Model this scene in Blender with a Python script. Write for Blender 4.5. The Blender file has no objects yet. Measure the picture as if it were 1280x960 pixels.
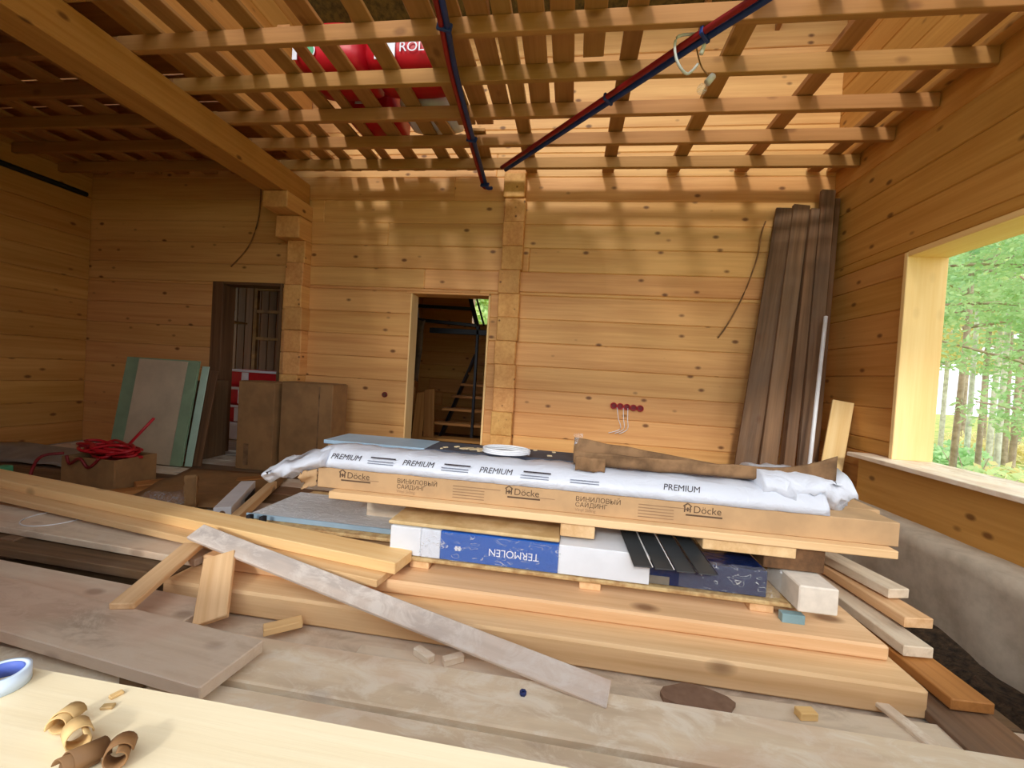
import bpy, bmesh, math, random
from mathutils import Vector, Matrix, Euler, noise
random.seed(7)
R_ = math.radians
H = 1.75                      # camera height above the bare soil; all z below are given relative to the camera
scene = bpy.context.scene
COL = scene.collection

# ------------------------------------------------------------------ camera, sky, sun, exposure
cd = bpy.data.cameras.new('camera'); cam = bpy.data.objects.new('camera', cd); COL.objects.link(cam)
cd.sensor_width = 36; cd.lens = 36 * 525 / 1280; cd.clip_start = .02; cd.clip_end = 300
_rot = Matrix.Rotation(R_(7.8), 3, 'Z') @ Matrix.Rotation(R_(-1.2), 3, 'X') @ Matrix.Rotation(R_(-3.5), 3, 'Y')
_m = Matrix((_rot.col[0], _rot.col[2], -_rot.col[1])).transposed().to_4x4()
_m.translation = (0, 0, H)
cam.matrix_world = _m
scene.camera = cam
scene.view_settings.view_transform = 'Standard'; scene.view_settings.look = 'None'
scene.view_settings.gamma = 1; scene.view_settings.use_curve_mapping = False
scene.view_settings.exposure = .5
scene.cycles.use_denoising = True
scene.cycles.max_bounces = 10; scene.cycles.diffuse_bounces = 7; scene.cycles.transparent_max_bounces = 12
scene.cycles.sample_clamp_indirect = 6
wd = bpy.data.worlds.new('overcast_sky'); scene.world = wd; wd.use_nodes = True
bg = wd.node_tree.nodes['Background']
bg.inputs[0].default_value = (.90, .95, 1, 1); bg.inputs[1].default_value = 1.7
sd = bpy.data.lights.new('hazy_sun', 'SUN'); sd.energy = 1.15; sd.angle = R_(6.5); sd.color = (1, .95, .86)
sun = bpy.data.objects.new('hazy_sun', sd); COL.objects.link(sun)
sun.rotation_euler = Vector((.15, 1, -.49)).to_track_quat('-Z', 'Y').to_euler()
sun.location = (0, -4, 8)

# ------------------------------------------------------------------ materials
def lin(c):
    f = lambda v: (v / 255 / 12.92) if v / 255 <= .04045 else ((v / 255 + .055) / 1.055) ** 2.4
    return (f(c[0]), f(c[1]), f(c[2]), 1)
MATS = {}
class NT:
    def __init__(s, name):
        s.m = bpy.data.materials.new(name); s.m.use_nodes = True
        s.t = s.m.node_tree; s.n = s.t.nodes; s.b = s.n['Principled BSDF']; s.out = s.n['Material Output']
    def add(s, typ, **kw):
        x = s.n.new(typ)
        for k, v in kw.items(): setattr(x, k, v)
        return x
    def link(s, a, b): s.t.links.new(a, b)
    def val(s, sock, v):
        if isinstance(v, (int, float, tuple, list)): sock.default_value = v
        else: s.link(v, sock)
    def math(s, op, a, b=0.0, clamp=False):
        x = s.add('ShaderNodeMath', operation=op, use_clamp=clamp)
        s.val(x.inputs[0], a); s.val(x.inputs[1], b); return x.outputs[0]
    def ramp(s, fac, stops):
        x = s.add('ShaderNodeValToRGB'); s.link(fac, x.inputs[0]); e = x.color_ramp.elements
        while len(e) < len(stops): e.new(.5)
        for i, (p, c) in enumerate(stops): e[i].position = p; e[i].color = c
        return x.outputs[0]
    def mix(s, fac, a, b, mode='MIX'):
        x = s.add('ShaderNodeMix', data_type='RGBA', blend_type=mode)
        s.val(x.inputs[0], fac); s.val(x.inputs[6], a); s.val(x.inputs[7], b); return x.outputs[2]
    def coords(s, scale):
        tc = s.add('ShaderNodeTexCoord'); oi = s.add('ShaderNodeObjectInfo')
        cx = s.add('ShaderNodeCombineXYZ')
        for i, k in enumerate((37., 91., 53.)): s.link(s.math('MULTIPLY', oi.outputs['Random'], k), cx.inputs[i])
        va = s.add('ShaderNodeVectorMath', operation='ADD'); s.link(tc.outputs['Object'], va.inputs[0]); s.link(cx.outputs[0], va.inputs[1])
        vm = s.add('ShaderNodeVectorMath', operation='MULTIPLY'); s.link(va.outputs[0], vm.inputs[0]); vm.inputs[1].default_value = scale
        return vm.outputs[0], oi.outputs['Random']
    def noise(s, scale, detail=4, rough=.6, k=1.0, dist=0.0):
        v, r = s.coords(scale); x = s.add('ShaderNodeTexNoise')
        s.link(v, x.inputs['Vector']); x.inputs['Scale'].default_value = k
        x.inputs['Detail'].default_value = detail; x.inputs['Roughness'].default_value = rough
        x.inputs['Distortion'].default_value = dist
        return x.outputs[0], r
    def bump(s, h, strength, dist=.01):
        x = s.add('ShaderNodeBump'); x.inputs['Strength'].default_value = strength; x.inputs['Distance'].default_value = dist
        s.link(h, x.inputs['Height']); s.link(x.outputs[0], s.b.inputs['Normal'])
def wood(name, dark, light, knots=.8, rough=.62, var=.22, spec=.3, stain=0, knotcol=(96, 52, 22), kscale=3.3, scol=(122, 104, 88), dust=None):
    t = NT(name)
    f1, r = t.noise((.9, 26, 26), 5, .65)
    f2, _ = t.noise((.35, 4.5, 4.5), 3, .5, dist=.6)
    fac = t.math('ADD', t.math('MULTIPLY', f1, .5), t.math('MULTIPLY', f2, .5))
    col = t.ramp(fac, [(.36, lin(dark)), (.62, lin(light))])
    if stain:
        f3, _ = t.noise((1.3, 3.5, 3.5), 4, .6)
        col = t.mix(t.ramp(f3, [(.48, (0, 0, 0, 1)), (.68, (stain,) * 3 + (1,))]), col, lin(scol))
    if dust:
        f4, _ = t.noise((5, 9, 9), 6, .72, dist=.8)
        col = t.mix(t.ramp(f4, [(.46, (0, 0, 0, 1)), (.60, (.75, .75, .75, 1))]), col, lin(dust))
        f5, _ = t.noise((1.1, 2.4, 2.4), 3, .5)
        col = t.mix(t.ramp(f5, [(.52, (0, 0, 0, 1)), (.62, (.45, .45, .45, 1))]), col, lin((206, 172, 146)))
    if knots:
        v, _ = t.coords((.72, 1.25, 1.25)); vo = t.add('ShaderNodeTexVoronoi'); vo.inputs['Scale'].default_value = kscale
        t.link(v, vo.inputs['Vector'])
        k = t.ramp(vo.outputs['Distance'], [(.07, (knots,) * 3 + (1,)), (.15, (0, 0, 0, 1))])
        col = t.mix(k, col, lin(knotcol))
    hs = t.add('ShaderNodeHueSaturation')
    t.link(t.math('ADD', t.math('MULTIPLY', r, var), 1 - var * .55), hs.inputs['Value'])
    fr = t.math('FRACT', t.math('MULTIPLY', r, 7.31))
    t.link(t.math('ADD', t.math('MULTIPLY', fr, .012), .494), hs.inputs['Hue'])
    t.link(col, hs.inputs['Color']); t.link(hs.outputs[0], t.b.inputs['Base Color'])
    t.b.inputs['Roughness'].default_value = rough; t.b.inputs['Specular IOR Level'].default_value = spec
    t.bump(f1, .12, .006)
    MATS[name] = t.m; return t.m
def plain(name, c, rough=.5, metal=0, spec=.4, vary=.12, nscale=6, bump=0, c2=None, bdist=.01):
    t = NT(name)
    f, r = t.noise((nscale,) * 3, 4, .6)
    c2 = c2 or tuple(max(0, v * (1 - vary)) for v in c)
    t.link(t.ramp(f, [(.35, lin(c2)), (.62, lin(c))]), t.b.inputs['Base Color'])
    t.b.inputs['Roughness'].default_value = rough; t.b.inputs['Metallic'].default_value = metal
    t.b.inputs['Specular IOR Level'].default_value = spec
    if bump: t.bump(f, bump, bdist)
    MATS[name] = t.m; return t.m
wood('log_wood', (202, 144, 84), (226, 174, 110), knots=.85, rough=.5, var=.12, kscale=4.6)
wood('log_wood_shaded', (184, 128, 60), (208, 154, 84), knots=.8, rough=.55, var=.16, kscale=4.4)  # same wood as log_wood, darkened: shade on the walls put into the colour
wood('joist_wood_shaded', (156, 108, 58), (180, 130, 76), knots=.5, var=.14)  # not a darker wood: shade on the joist faces put into the colour
wood('pine_new', (232, 190, 124), (246, 214, 156), knots=.6, var=.12, kscale=2.6)
wood('plank_fresh', (212, 170, 120), (238, 204, 158), knots=.7, var=.14, kscale=2.4)
wood('plank_grey', (202, 184, 160), (226, 210, 188), knots=.4, var=.1, stain=.5, dust=(222, 208, 188))
wood('plank_pale', (226, 208, 180), (242, 228, 204), knots=.25, var=.06, stain=.5, scol=(176, 154, 130), dust=(244, 236, 220))
wood('batten_grey', (206, 190, 176), (228, 214, 202), knots=.35, var=.04, stain=.5, scol=(150, 148, 152), dust=(232, 224, 216))
wood('plank_brown', (92, 70, 50), (142, 110, 80), knots=.4, var=.3, stain=.5, rough=.8)
wood('plank_orange', (150, 98, 48), (190, 132, 72), knots=.4, var=.2)
wood('dark_board', (84, 60, 40), (124, 90, 60), knots=.3, var=.2)
wood('ledge_wood', (226, 206, 170), (242, 228, 198), knots=.12, var=.02, rough=.45)
wood('jamb_wood', (236, 196, 128), (246, 214, 152), knots=.1, var=.04)
wood('log_end', (196, 138, 76), (222, 170, 104), knots=.9, var=.2, kscale=7)
plain('osb', (206, 178, 128), .75, nscale=22, c2=(168, 130, 84), bump=.1)
plain('plywood', (222, 196, 148), .6, nscale=9, c2=(198, 166, 114))
plain('concrete', (196, 186, 170), .9, nscale=9, c2=(176, 166, 150), bump=.12)
plain('soil_mat', (74, 58, 42), .95, nscale=24, c2=(30, 24, 18), bump=.8, bdist=.03)
plain('meadow', (176, 172, 92), .95, nscale=3, c2=(120, 142, 60), bump=.3)
plain('cardboard', (196, 160, 118), .75, nscale=5, vary=.08)
plain('cardboard_box', (150, 112, 70), .8, nscale=4, vary=.14)
plain('cardboard_worn', (142, 108, 74), .8, nscale=7, c2=(98, 72, 46))
plain('drywall_green', (136, 160, 128), .85, nscale=4, vary=.08)
plain('drywall_mint', (176, 204, 184), .85, nscale=4, vary=.06)
plain('drywall_beige', (196, 178, 150), .85, nscale=3, vary=.08)
plain('red_plastic', (178, 24, 34), .4, nscale=4)
plain('dark_red', (118, 18, 24), .5, nscale=8)
plain('pipe_red', (150, 26, 30), .45, nscale=5, vary=.2)
plain('pipe_blue', (32, 56, 128), .45, nscale=5, vary=.2)
plain('black_metal', (30, 32, 40), .4, .3)
plain('strip_black', (58, 62, 66), .45, .2)
plain('black_rubber', (28, 28, 36), .6)
plain('white_plastic', (232, 234, 238), .35, nscale=5, vary=.06)
plain('bulb_white', (236, 236, 236), .3)
plain('foam_white', (226, 218, 206), .8, nscale=20, vary=.05)
plain('paper_white', (226, 232, 242), .5, vary=.03)
plain('tape_white', (206, 222, 240), .35, vary=.05)
plain('tape_blue', (88, 110, 196), .5)
plain('ink', (56, 50, 58), .7)
plain('ink_brown', (96, 74, 56), .8)
plain('ink_faint', (160, 128, 96), .85)
plain('ink_grey', (126, 136, 158), .7)
plain('blue_panel', (150, 176, 196), .35, nscale=3, vary=.08)
plain('dark_sheet', (66, 72, 86), .55, nscale=8, vary=.2)
plain('crumb', (222, 200, 160), .8)
plain('green_print', (92, 178, 128), .6)
plain('insulation_red', (196, 22, 38), .4, nscale=6, vary=.1)
plain('insulation_white', (222, 226, 238), .4, nscale=6, vary=.06)
plain('grey_film', (150, 146, 140), .4, nscale=5, vary=.15, bump=.3)
plain('steel_grey', (150, 148, 142), .4, .6)
plain('roof_panel_mat', (108, 90, 42), .8, nscale=18, vary=.35)
plain('curl_wood', (226, 188, 128), .6, vary=.25)
plain('curl_brown', (150, 108, 66), .7, vary=.3)
plain('bark_pine', (198, 180, 168), .95, nscale=9, c2=(160, 142, 130), bump=.5)
plain('bark_birch', (232, 230, 226), .9, nscale=9, c2=(190, 186, 182))
plain('tarp_brown', (96, 76, 52), .8, vary=.3, bump=.4)
plain('stud_wood', (150, 116, 66), .7, vary=.25)
plain('blue_tile', (134, 168, 178), .4)
plain('stone_pit', (140, 112, 92), .9, c2=(112, 84, 66), bump=.5)
def foliage_mat(name, c1, c2):
    t = NT(name); f, r = t.noise((2.2,) * 3, 2, .5)
    col = t.ramp(f, [(.35, lin(c1)), (.65, lin(c2))]); t.link(col, t.b.inputs['Base Color'])
    t.b.inputs['Roughness'].default_value = .7
    tr = t.add('ShaderNodeBsdfTranslucent'); t.link(col, tr.inputs[0])
    mx = t.add('ShaderNodeMixShader'); mx.inputs[0].default_value = .55
    t.link(t.b.outputs[0], mx.inputs[1]); t.link(tr.outputs[0], mx.inputs[2]); t.link(mx.outputs[0], t.out.inputs[0]); MATS[name] = t.m
foliage_mat('needles', (176, 214, 158), (208, 234, 186))
foliage_mat('needles_dark', (166, 206, 164), (196, 226, 182))
foliage_mat('leaves_yellow', (236, 232, 178), (240, 226, 170))
foliage_mat('leaves_pale', (206, 232, 176), (228, 238, 186))
def film(name, c, rough=.22, bump=.6, sc=9, transl=.25):
    t = NT(name); f, r = t.noise((sc, sc * 1.6, sc), 5, .6, dist=1.2)
    t.b.inputs['Base Color'].default_value = lin(c); t.b.inputs['Roughness'].default_value = rough
    t.b.inputs['Specular IOR Level'].default_value = .6; t.bump(f, bump, .02)
    if transl:
        tr = t.add('ShaderNodeBsdfTranslucent'); tr.inputs[0].default_value = lin(c)
        mx = t.add('ShaderNodeMixShader'); mx.inputs[0].default_value = transl
        t.link(t.b.outputs[0], mx.inputs[1]); t.link(tr.outputs[0], mx.inputs[2]); t.link(mx.outputs[0], t.out.inputs[0])
    MATS[name] = t.m
film('white_film', (230, 236, 248), .3, .5)
film('blue_wrapped', (22, 86, 178), .15, .4, 14, 0)
film('blue_dark_wrapped', (20, 36, 78), .12, .5, 14, 0)
film('white_wrapped', (216, 224, 238), .12, .5, 14, 0)
def clear_mat(name, fac=.6, rough=.1):
    t = NT(name); f, r = t.noise((12, 20, 12), 5, .6, dist=1.)
    t.b.inputs['Base Color'].default_value = (.82, .86, .92, 1); t.b.inputs['Roughness'].default_value = rough; t.bump(f, .7, .02)
    tp = t.add('ShaderNodeBsdfTransparent'); mx = t.add('ShaderNodeMixShader')
    g, _ = t.noise((9, 5, 22), 2, .45, dist=1.6)
    t.link(t.ramp(g, [(.585, (fac,) * 3 + (1,)), (.60, (fac * .45,) * 3 + (1,)), (.615, (fac,) * 3 + (1,))]), mx.inputs[0])  # highlights on the film's creases painted as whitish streaks
    t.link(t.b.outputs[0], mx.inputs[1]); t.link(tp.outputs[0], mx.inputs[2]); t.link(mx.outputs[0], t.out.inputs[0]); MATS[name] = t.m
clear_mat('clear_film', .93); clear_mat('bulb_glass', .8, .02); clear_mat('milky_sheet', .35, .25)

# ------------------------------------------------------------------ object helpers
WM = {}                                   # world matrices, so that children can be parented in place
def link(name, data, mw, parent=None):
    o = bpy.data.objects.new(name, data); COL.objects.link(o)
    if parent is not None:
        o.parent = parent; o.matrix_basis = WM[parent].inverted() @ mw
    else: o.matrix_basis = mw
    WM[o] = mw.copy(); return o
def tag(o, label=None, cat=None, group=None, kind=None):
    if label: o['label'] = label
    if cat: o['category'] = cat
    if group: o['group'] = group
    if kind: o['kind'] = kind
    return o
def empty(name, p, label=None, cat=None, group=None, kind=None, parent=None):
    return tag(link(name, None, Matrix.Translation((p[0], p[1], p[2] + H)), parent), label, cat, group, kind)
def mesh_of(bm, m, smooth=False):
    me = bpy.data.meshes.new('m'); bm.normal_update(); bm.to_mesh(me); bm.free()
    if m: me.materials.append(MATS[m])
    if smooth:
        for p in me.polygons: p.use_smooth = True
    return me
BOXES = {}
def box_mesh(sx, sy, sz, m, bev):
    key = (round(sx, 3), round(sy, 3), round(sz, 3), m, round(bev, 4))
    if key in BOXES: return BOXES[key]
    bm = bmesh.new(); bmesh.ops.create_cube(bm, size=1)
    bmesh.ops.scale(bm, vec=(sx, sy, sz), verts=bm.verts)
    if bev > 0: bmesh.ops.bevel(bm, geom=bm.edges[:], offset=min(bev, .4 * min(sx, sy, sz)), segments=1, affect='EDGES')
    BOXES[key] = mesh_of(bm, m); return BOXES[key]
def box(name, x0, x1, y0, y1, z0, z1, m, parent=None, bev=.004, axis='X', rz=0, rx=0, ry=0):
    """a box given by its bounds; its grain runs along `axis`"""
    c = Vector(((x0 + x1) / 2, (y0 + y1) / 2, (z0 + z1) / 2 + H)); s = (x1 - x0, y1 - y0, z1 - z0)
    if axis == 'X': me = box_mesh(*s, m, bev); r = Matrix.Identity(4)
    elif axis == 'Y': me = box_mesh(s[1], s[0], s[2], m, bev); r = Matrix.Rotation(R_(90), 4, 'Z')
    else: me = box_mesh(s[2], s[1], s[0], m, bev); r = Matrix.Rotation(R_(-90), 4, 'Y')
    e = Euler((R_(rx), R_(ry), R_(rz))).to_matrix().to_4x4()
    return link(name, me, Matrix.Translation(c) @ e @ r, parent)
def board(name, p0, p1, w, t, m, parent=None, up=(0, 0, 1), bev=.004):
    """a board from p0 to p1 (centre line), width w across, thickness t along `up`"""
    a, b = Vector(p0), Vector(p1); d = (b - a); L = d.length; x = d.normalized()
    u = Vector(up); z = (u - x * u.dot(x)).normalized(); y = z.cross(x)
    mw = Matrix((x, y, z)).transposed().to_4x4(); mw.translation = (a + b) / 2 + Vector((0, 0, H))
    return link(name, box_mesh(L, w, t, m, bev), mw, parent)
def tube_bm(bm, pts, r, seg=8, r1=None):
    pts = [Vector(p) for p in pts]; n = len(pts); rings = []
    ref = Vector((0, 0, 1))
    for i, p in enumerate(pts):
        t = (pts[min(i + 1, n - 1)] - pts[max(i - 1, 0)]).normalized()
        u = t.cross(ref if abs(t.dot(ref)) < .95 else Vector((1, 0, 0))).normalized(); v = u.cross(t)
        rr = r if r1 is None else r + (r1 - r) * i / (n - 1)
        rings.append([bm.verts.new(p + (u * math.cos(a) + v * math.sin(a)) * rr) for a in [2 * math.pi * k / seg for k in range(seg)]])
    for i in range(n - 1):
        for k in range(seg):
            bm.faces.new((rings[i][k], rings[i][(k + 1) % seg], rings[i + 1][(k + 1) % seg], rings[i + 1][k]))
    bm.faces.new(rings[0][::-1]); bm.faces.new(rings[-1])
def smooth_path(pts, n=6):
    pts = [Vector(p) for p in pts]; out = []
    for i in range(len(pts) - 1):
        p0, p1, p2, p3 = pts[max(i - 1, 0)], pts[i], pts[i + 1], pts[min(i + 2, len(pts) - 1)]
        for k in range(n):
            t = k / n
            out.append(.5 * ((2 * p1) + (p2 - p0) * t + (2 * p0 - 5 * p1 + 4 * p2 - p3) * t * t + (3 * p1 - p0 - 3 * p2 + p3) * t ** 3))
    return out + [pts[-1]]
def tube(name, pts, r, m, parent=None, seg=8, smooth=6, r1=None):
    b0 = Vector(pts[0]); P = smooth_path(pts, smooth) if len(pts) > 2 else [Vector(p) for p in pts]
    bm = bmesh.new(); tube_bm(bm, [p - b0 for p in P], r, seg, r1)
    return link(name, mesh_of(bm, m, True), Matrix.Translation(b0 + Vector((0, 0, H))), parent)
def grid(name, P, m, parent=None, thick=.004, origin=None, smooth=True, closed=False):
    """a sheet through the rows of points P, given real thickness"""
    o = Vector(origin if origin else P[0][0]); bm = bmesh.new()
    V = [[bm.verts.new(Vector(p) - o) for p in row] for row in P]
    for i in range(len(V) - 1):
        for j in range(len(V[0]) - (0 if closed else 1)):
            j2 = (j + 1) % len(V[0]); bm.faces.new((V[i][j], V[i][j2], V[i + 1][j2], V[i + 1][j]))
    if closed:
        bm.faces.new(V[0][::-1]); bm.faces.new(V[-1])
    bmesh.ops.recalc_face_normals(bm, faces=bm.faces[:])
    ob = link(name, mesh_of(bm, m, smooth), Matrix.Translation(o + Vector((0, 0, H))), parent)
    if thick and not closed:
        md = ob.modifiers.new('thickness', 'SOLIDIFY'); md.thickness = thick; md.offset = 0
    return ob
def text(name, s, p, size, m, parent, rot=(90, 0, 0), shear=0, bold=0, sx=1.0):
    c = bpy.data.curves.new('t', 'FONT'); c.body = s; c.size = size; c.shear = shear; c.offset = bold
    c.resolution_u = 4; c.fill_mode = 'FRONT' if hasattr(c, 'fill_mode') and c.dimensions == '2D' else c.fill_mode
    t = bpy.data.objects.new('t', c); COL.objects.link(t)
    bpy.context.view_layer.update()
    me = bpy.data.meshes.new_from_object(t.evaluated_get(bpy.context.evaluated_depsgraph_get()))
    bpy.data.objects.remove(t); me.materials.clear(); me.materials.append(MATS[m])
    mw = Matrix.Translation((p[0], p[1], p[2] + H)) @ Euler([R_(a) for a in rot]).to_matrix().to_4x4() @ Matrix.Diagonal((sx, 1, 1, 1))
    return link(name, me, mw, parent)
def nz(x, y, z=0, s=1.0): return noise.noise(Vector((x * s, y * s, z * s)))

# ------------------------------------------------------------------ ground, foundation, floor
bm = bmesh.new(); bmesh.ops.create_grid(bm, x_segments=60, y_segments=60, size=60)
for v in bm.verts:
    d = max(abs(v.co.x + 2) - 6, abs(v.co.y - 3) - 7, 0); v.co.z = min(d * .06, .5) * (nz(v.co.x, v.co.y, 0, .2) + .2) - .03
tag(link('ground', mesh_of(bm, 'meadow', True), Matrix.Identity(4)), 'rough grassy ground outside the house', kind='structure')
bm = bmesh.new(); bmesh.ops.create_grid(bm, x_segments=90, y_segments=50, size=.5)
for v in bm.verts:
    v.co.x *= 9.4; v.co.y *= 4.8; v.co.z = .05 + .05 * nz(v.co.x, v.co.y, 0, 2.5) + .03 * nz(v.co.x, v.co.y, 5, 9)
    v.co.z += .24 * min(1, max(0, (v.co.x - 3.86) / .3)) * (1 + .35 * nz(v.co.x, v.co.y, 2, 1.6)) + .10 * max(0, (v.co.x - 4.3) / .4)
tag(link('soil', mesh_of(bm, 'soil_mat', True), Matrix.Translation((-2, 2.75, 0))), 'dark loose soil under the floor', kind='structure')
FZ = -1.28                                            # top of the subfloor
floor = empty('floor', (-2.4, 2.6, FZ - .03), kind='structure')
y = .36; i = 0
while y < 4.95:
    w = .23 + .04 * random.random()
    box('floor_plank', -6.68, 1.86 + .06 * random.random(), y, min(y + w, 4.98), FZ - .045, FZ - .006 * random.random(), random.choice(['plank_grey', 'plank_pale', 'plank_brown']), floor, .004)
    y += w + .008; i += 1
for yy in (.5, 1.6, 2.7, 3.8, 4.8):
    box('floor_beam', -6.68, 1.85, yy - .07, yy + .07, -1.74, FZ - .046, 'plank_brown', floor)
fnd = empty('foundation', (2.8, 2.6, -1.75), 'grey concrete foundation strip under the window wall', kind='structure')
bm = bmesh.new(); bmesh.ops.create_grid(bm, x_segments=60, y_segments=10, size=.5)
for v in bm.verts:
    a, b = v.co.x, v.co.y; v.co = Vector((.012 * nz(a * 5, b, 1, 4), a * 5.4, b * .9))
o = link('concrete_face', mesh_of(bm, 'concrete', True), Matrix.Translation((2.66, 2.45, H - 1.35)), fnd)
md = o.modifiers.new('thickness', 'SOLIDIFY'); md.thickness = .3; md.offset = 1 if False else -1
box('concrete_strip', -6.95, 3.0, 5.02, 5.25, -1.75, FZ, 'concrete', fnd)
box('concrete_strip', -6.95, -6.7, .1, 5.0, -1.75, FZ, 'concrete', fnd)
box('concrete_strip', -6.95, 2.6, .08, .34, -1.75, FZ, 'concrete', fnd)

# ------------------------------------------------------------------ log walls
LP = .28                                              # log pitch: 13 rows from the floor to the ceiling joists
def log_wall(wall, axis, fixed, thick, lo, hi, z0, rows, holes, m='log_wood', split=True):
    """rows of squared logs along `axis`, cut where a hole (a0,a1,z0,z1) is; each log is a part"""
    for r in range(rows):
        za = z0 + r * LP; zb = za + LP
        cuts = sorted({za, zb} | {h[k] for h in holes for k in (2, 3) if za + .02 < h[k] < zb - .02})
        for s0, s1 in zip(cuts[:-1], cuts[1:]):
            zm = (s0 + s1) / 2; segs = [(lo, hi)]
            for h in holes:
                if h[2] < zm < h[3]:
                    segs = [q for a, b in segs for q in ((a, min(b, h[0])), (max(a, h[1]), b)) if q[1] - q[0] > .02]
            for a, b in segs:
                d = .005 * random.random()
                pieces = [(a, b)]
                if split and b - a > 4.2:
                    c = a + (b - a) * random.uniform(.35, .65); pieces = [(a, c), (c, b)]
                for a2, b2 in pieces:
                    if axis == 'X': box('log', a2, b2, fixed - d, fixed + thick, s0 + .0005, s1 - .0005, m, wall, .009)
                    elif thick > 0: box('log', fixed - d, fixed + thick, a2, b2, s0 + .0005, s1 - .0005, m, wall, .009, axis='Y')
                    else: box('log', fixed + thick, fixed + d, a2, b2, s0 + .0005, s1 - .0005, m, wall, .009, axis='Y')
D1 = (-4.75, -3.75, FZ - .1, 1.0); D2 = (-2.0, -1.01, FZ - .1, .945)
wb = empty('wall_back', (-2, 5.1, FZ), kind='structure')
log_wall(wb, 'X', 5.0, .2, -6.9, 2.9, FZ, 19, [D1, D2])
WIN = (.9, 3.87, -.50, 1.22)
wr = empty('wall_right', (2.8, 2.6, -.93), kind='structure')
log_wall(wr, 'Y', 2.7, .24, -.2, 5.0, FZ + LP + .07, 18, [WIN], 'log_wood_shaded')
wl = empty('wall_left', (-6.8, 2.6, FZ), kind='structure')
log_wall(wl, 'Y', -6.7, -.2, .1, 5.0, FZ, 18, [], 'log_wood_shaded')
wf = empty('wall_front', (-2, .2, FZ), kind='structure')
log_wall(wf, 'X', .1, .22, -6.9, 2.9, FZ, 13, [(-2.7, 2.45, -.5, 2.05)])
log_wall(wf, 'X', .1, .22, -6.9, -3.2, FZ + 13 * LP, 6, [])  # unseen upper front wall, added to shut the sun out at left
# projecting log ends where inner walls cross the back wall
for (x0, x1, yf, ztop, zl) in ((-.90, -.65, 4.90, 2.46, FZ), (-3.60, -3.36, 4.84, 1.52, FZ)):
    r = 0; z = zl
    while z < ztop - .05:
        z1 = min(z + LP, ztop); dx = random.uniform(-.012, .012); dy = random.uniform(-.02, .02)
        box('log_end', x0 + dx, x1 + dx, yf + dy, 5.0, z + .001, z1 - .001, 'log_end', wb, .008, axis='Y'); z = z1
# stepped corbel logs that carry the big beam
for (yf, z0, z1) in ((4.50, 2.0 - .005 - .2, 1.985), (4.74, 1.52, 1.785)):
    box('corbel_log', -3.70, -3.38, yf, 5.0, z0, z1, 'log_wood', wb, .01, axis='Y')
cut = empty('wall_light_block', (-3.5, 2.6, 2.5), kind='structure')  # unseen upstairs wall, added to block light over the left side
for k in range(6):
    box('log', -3.62, -3.45, .35, 4.98, 2.52 + k * LP, 2.52 + (k + 1) * LP - .002, 'log_wood_shaded', cut, .009, axis='Y')

# ------------------------------------------------------------------ ceiling: joists, boards laid over them, the big beam
ceil = empty('ceiling', (-2, 2.6, 2.27), kind='structure')
ZB, ZT = 2.27, 2.385
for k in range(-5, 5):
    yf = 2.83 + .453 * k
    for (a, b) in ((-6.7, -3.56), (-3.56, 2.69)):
        box('joist', a, b, yf - .05, yf, ZB, ZT + random.uniform(-.004, .004), 'joist_wood_shaded', ceil, .004)
box('edge_joist', 2.6, 2.69, .35, 4.98, ZT + .002, ZT + .05, 'log_wood_shaded', ceil, axis='Y')
def lay(x, w, y0, y1, m='joist_wood_shaded', t=.03, z=ZT + .005, dx=0):
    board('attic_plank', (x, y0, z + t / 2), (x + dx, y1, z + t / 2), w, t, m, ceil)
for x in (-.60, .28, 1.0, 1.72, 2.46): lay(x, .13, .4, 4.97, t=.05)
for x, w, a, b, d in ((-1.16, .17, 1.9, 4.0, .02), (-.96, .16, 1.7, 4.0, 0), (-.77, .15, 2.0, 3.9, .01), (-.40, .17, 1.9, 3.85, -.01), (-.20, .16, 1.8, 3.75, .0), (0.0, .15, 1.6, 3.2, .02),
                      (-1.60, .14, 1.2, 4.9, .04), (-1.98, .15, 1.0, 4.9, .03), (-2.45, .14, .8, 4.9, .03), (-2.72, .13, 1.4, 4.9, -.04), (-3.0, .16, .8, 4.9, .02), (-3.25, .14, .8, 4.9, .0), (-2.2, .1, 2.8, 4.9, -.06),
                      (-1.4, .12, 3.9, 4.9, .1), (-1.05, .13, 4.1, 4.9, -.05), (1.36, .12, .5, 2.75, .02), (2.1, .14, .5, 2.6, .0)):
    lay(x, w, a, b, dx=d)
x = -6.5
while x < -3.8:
    lay(x, .2, .5, 4.95, 'plank_brown' if False else 'joist_wood_shaded'); x += .42
for k in range(12):
    box('attic_board', -6.7, -3.65, .4 + .39 * k, .4 + .39 * k + .37, 2.62, 2.645, 'plank_orange', ceil)
roof = empty('roof', (-2, 2.4, 4.6), kind='structure')
for k in range(7):
    for (a, b) in ((-6.95, -4.5), (-4.49, -2.05), (-2.04, .45), (.46, 3.0)):
        ya = 5.35 - .9 * k; za = 3.95 + .9 * k * .42
        board('roof_panel', ((a + b) / 2, ya, za), ((a + b) / 2, ya - .89, za + .89 * .42), b - a, .02, 'roof_panel_mat', roof)
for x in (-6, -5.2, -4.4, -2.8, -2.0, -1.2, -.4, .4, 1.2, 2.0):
    board('rafter', (x, 5.3, 3.88), (x, -.8, 3.88 + 6.1 * .42), .05, .13, 'joist_wood_shaded', roof)
bb = box('ceiling_beam', -3.72, -3.42, .33, 4.98, 1.99, 2.265, 'log_wood_shaded', None, .012, axis='Y')
tag(bb, 'thick timber beam running to the back wall under the joists', 'beam')

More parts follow.
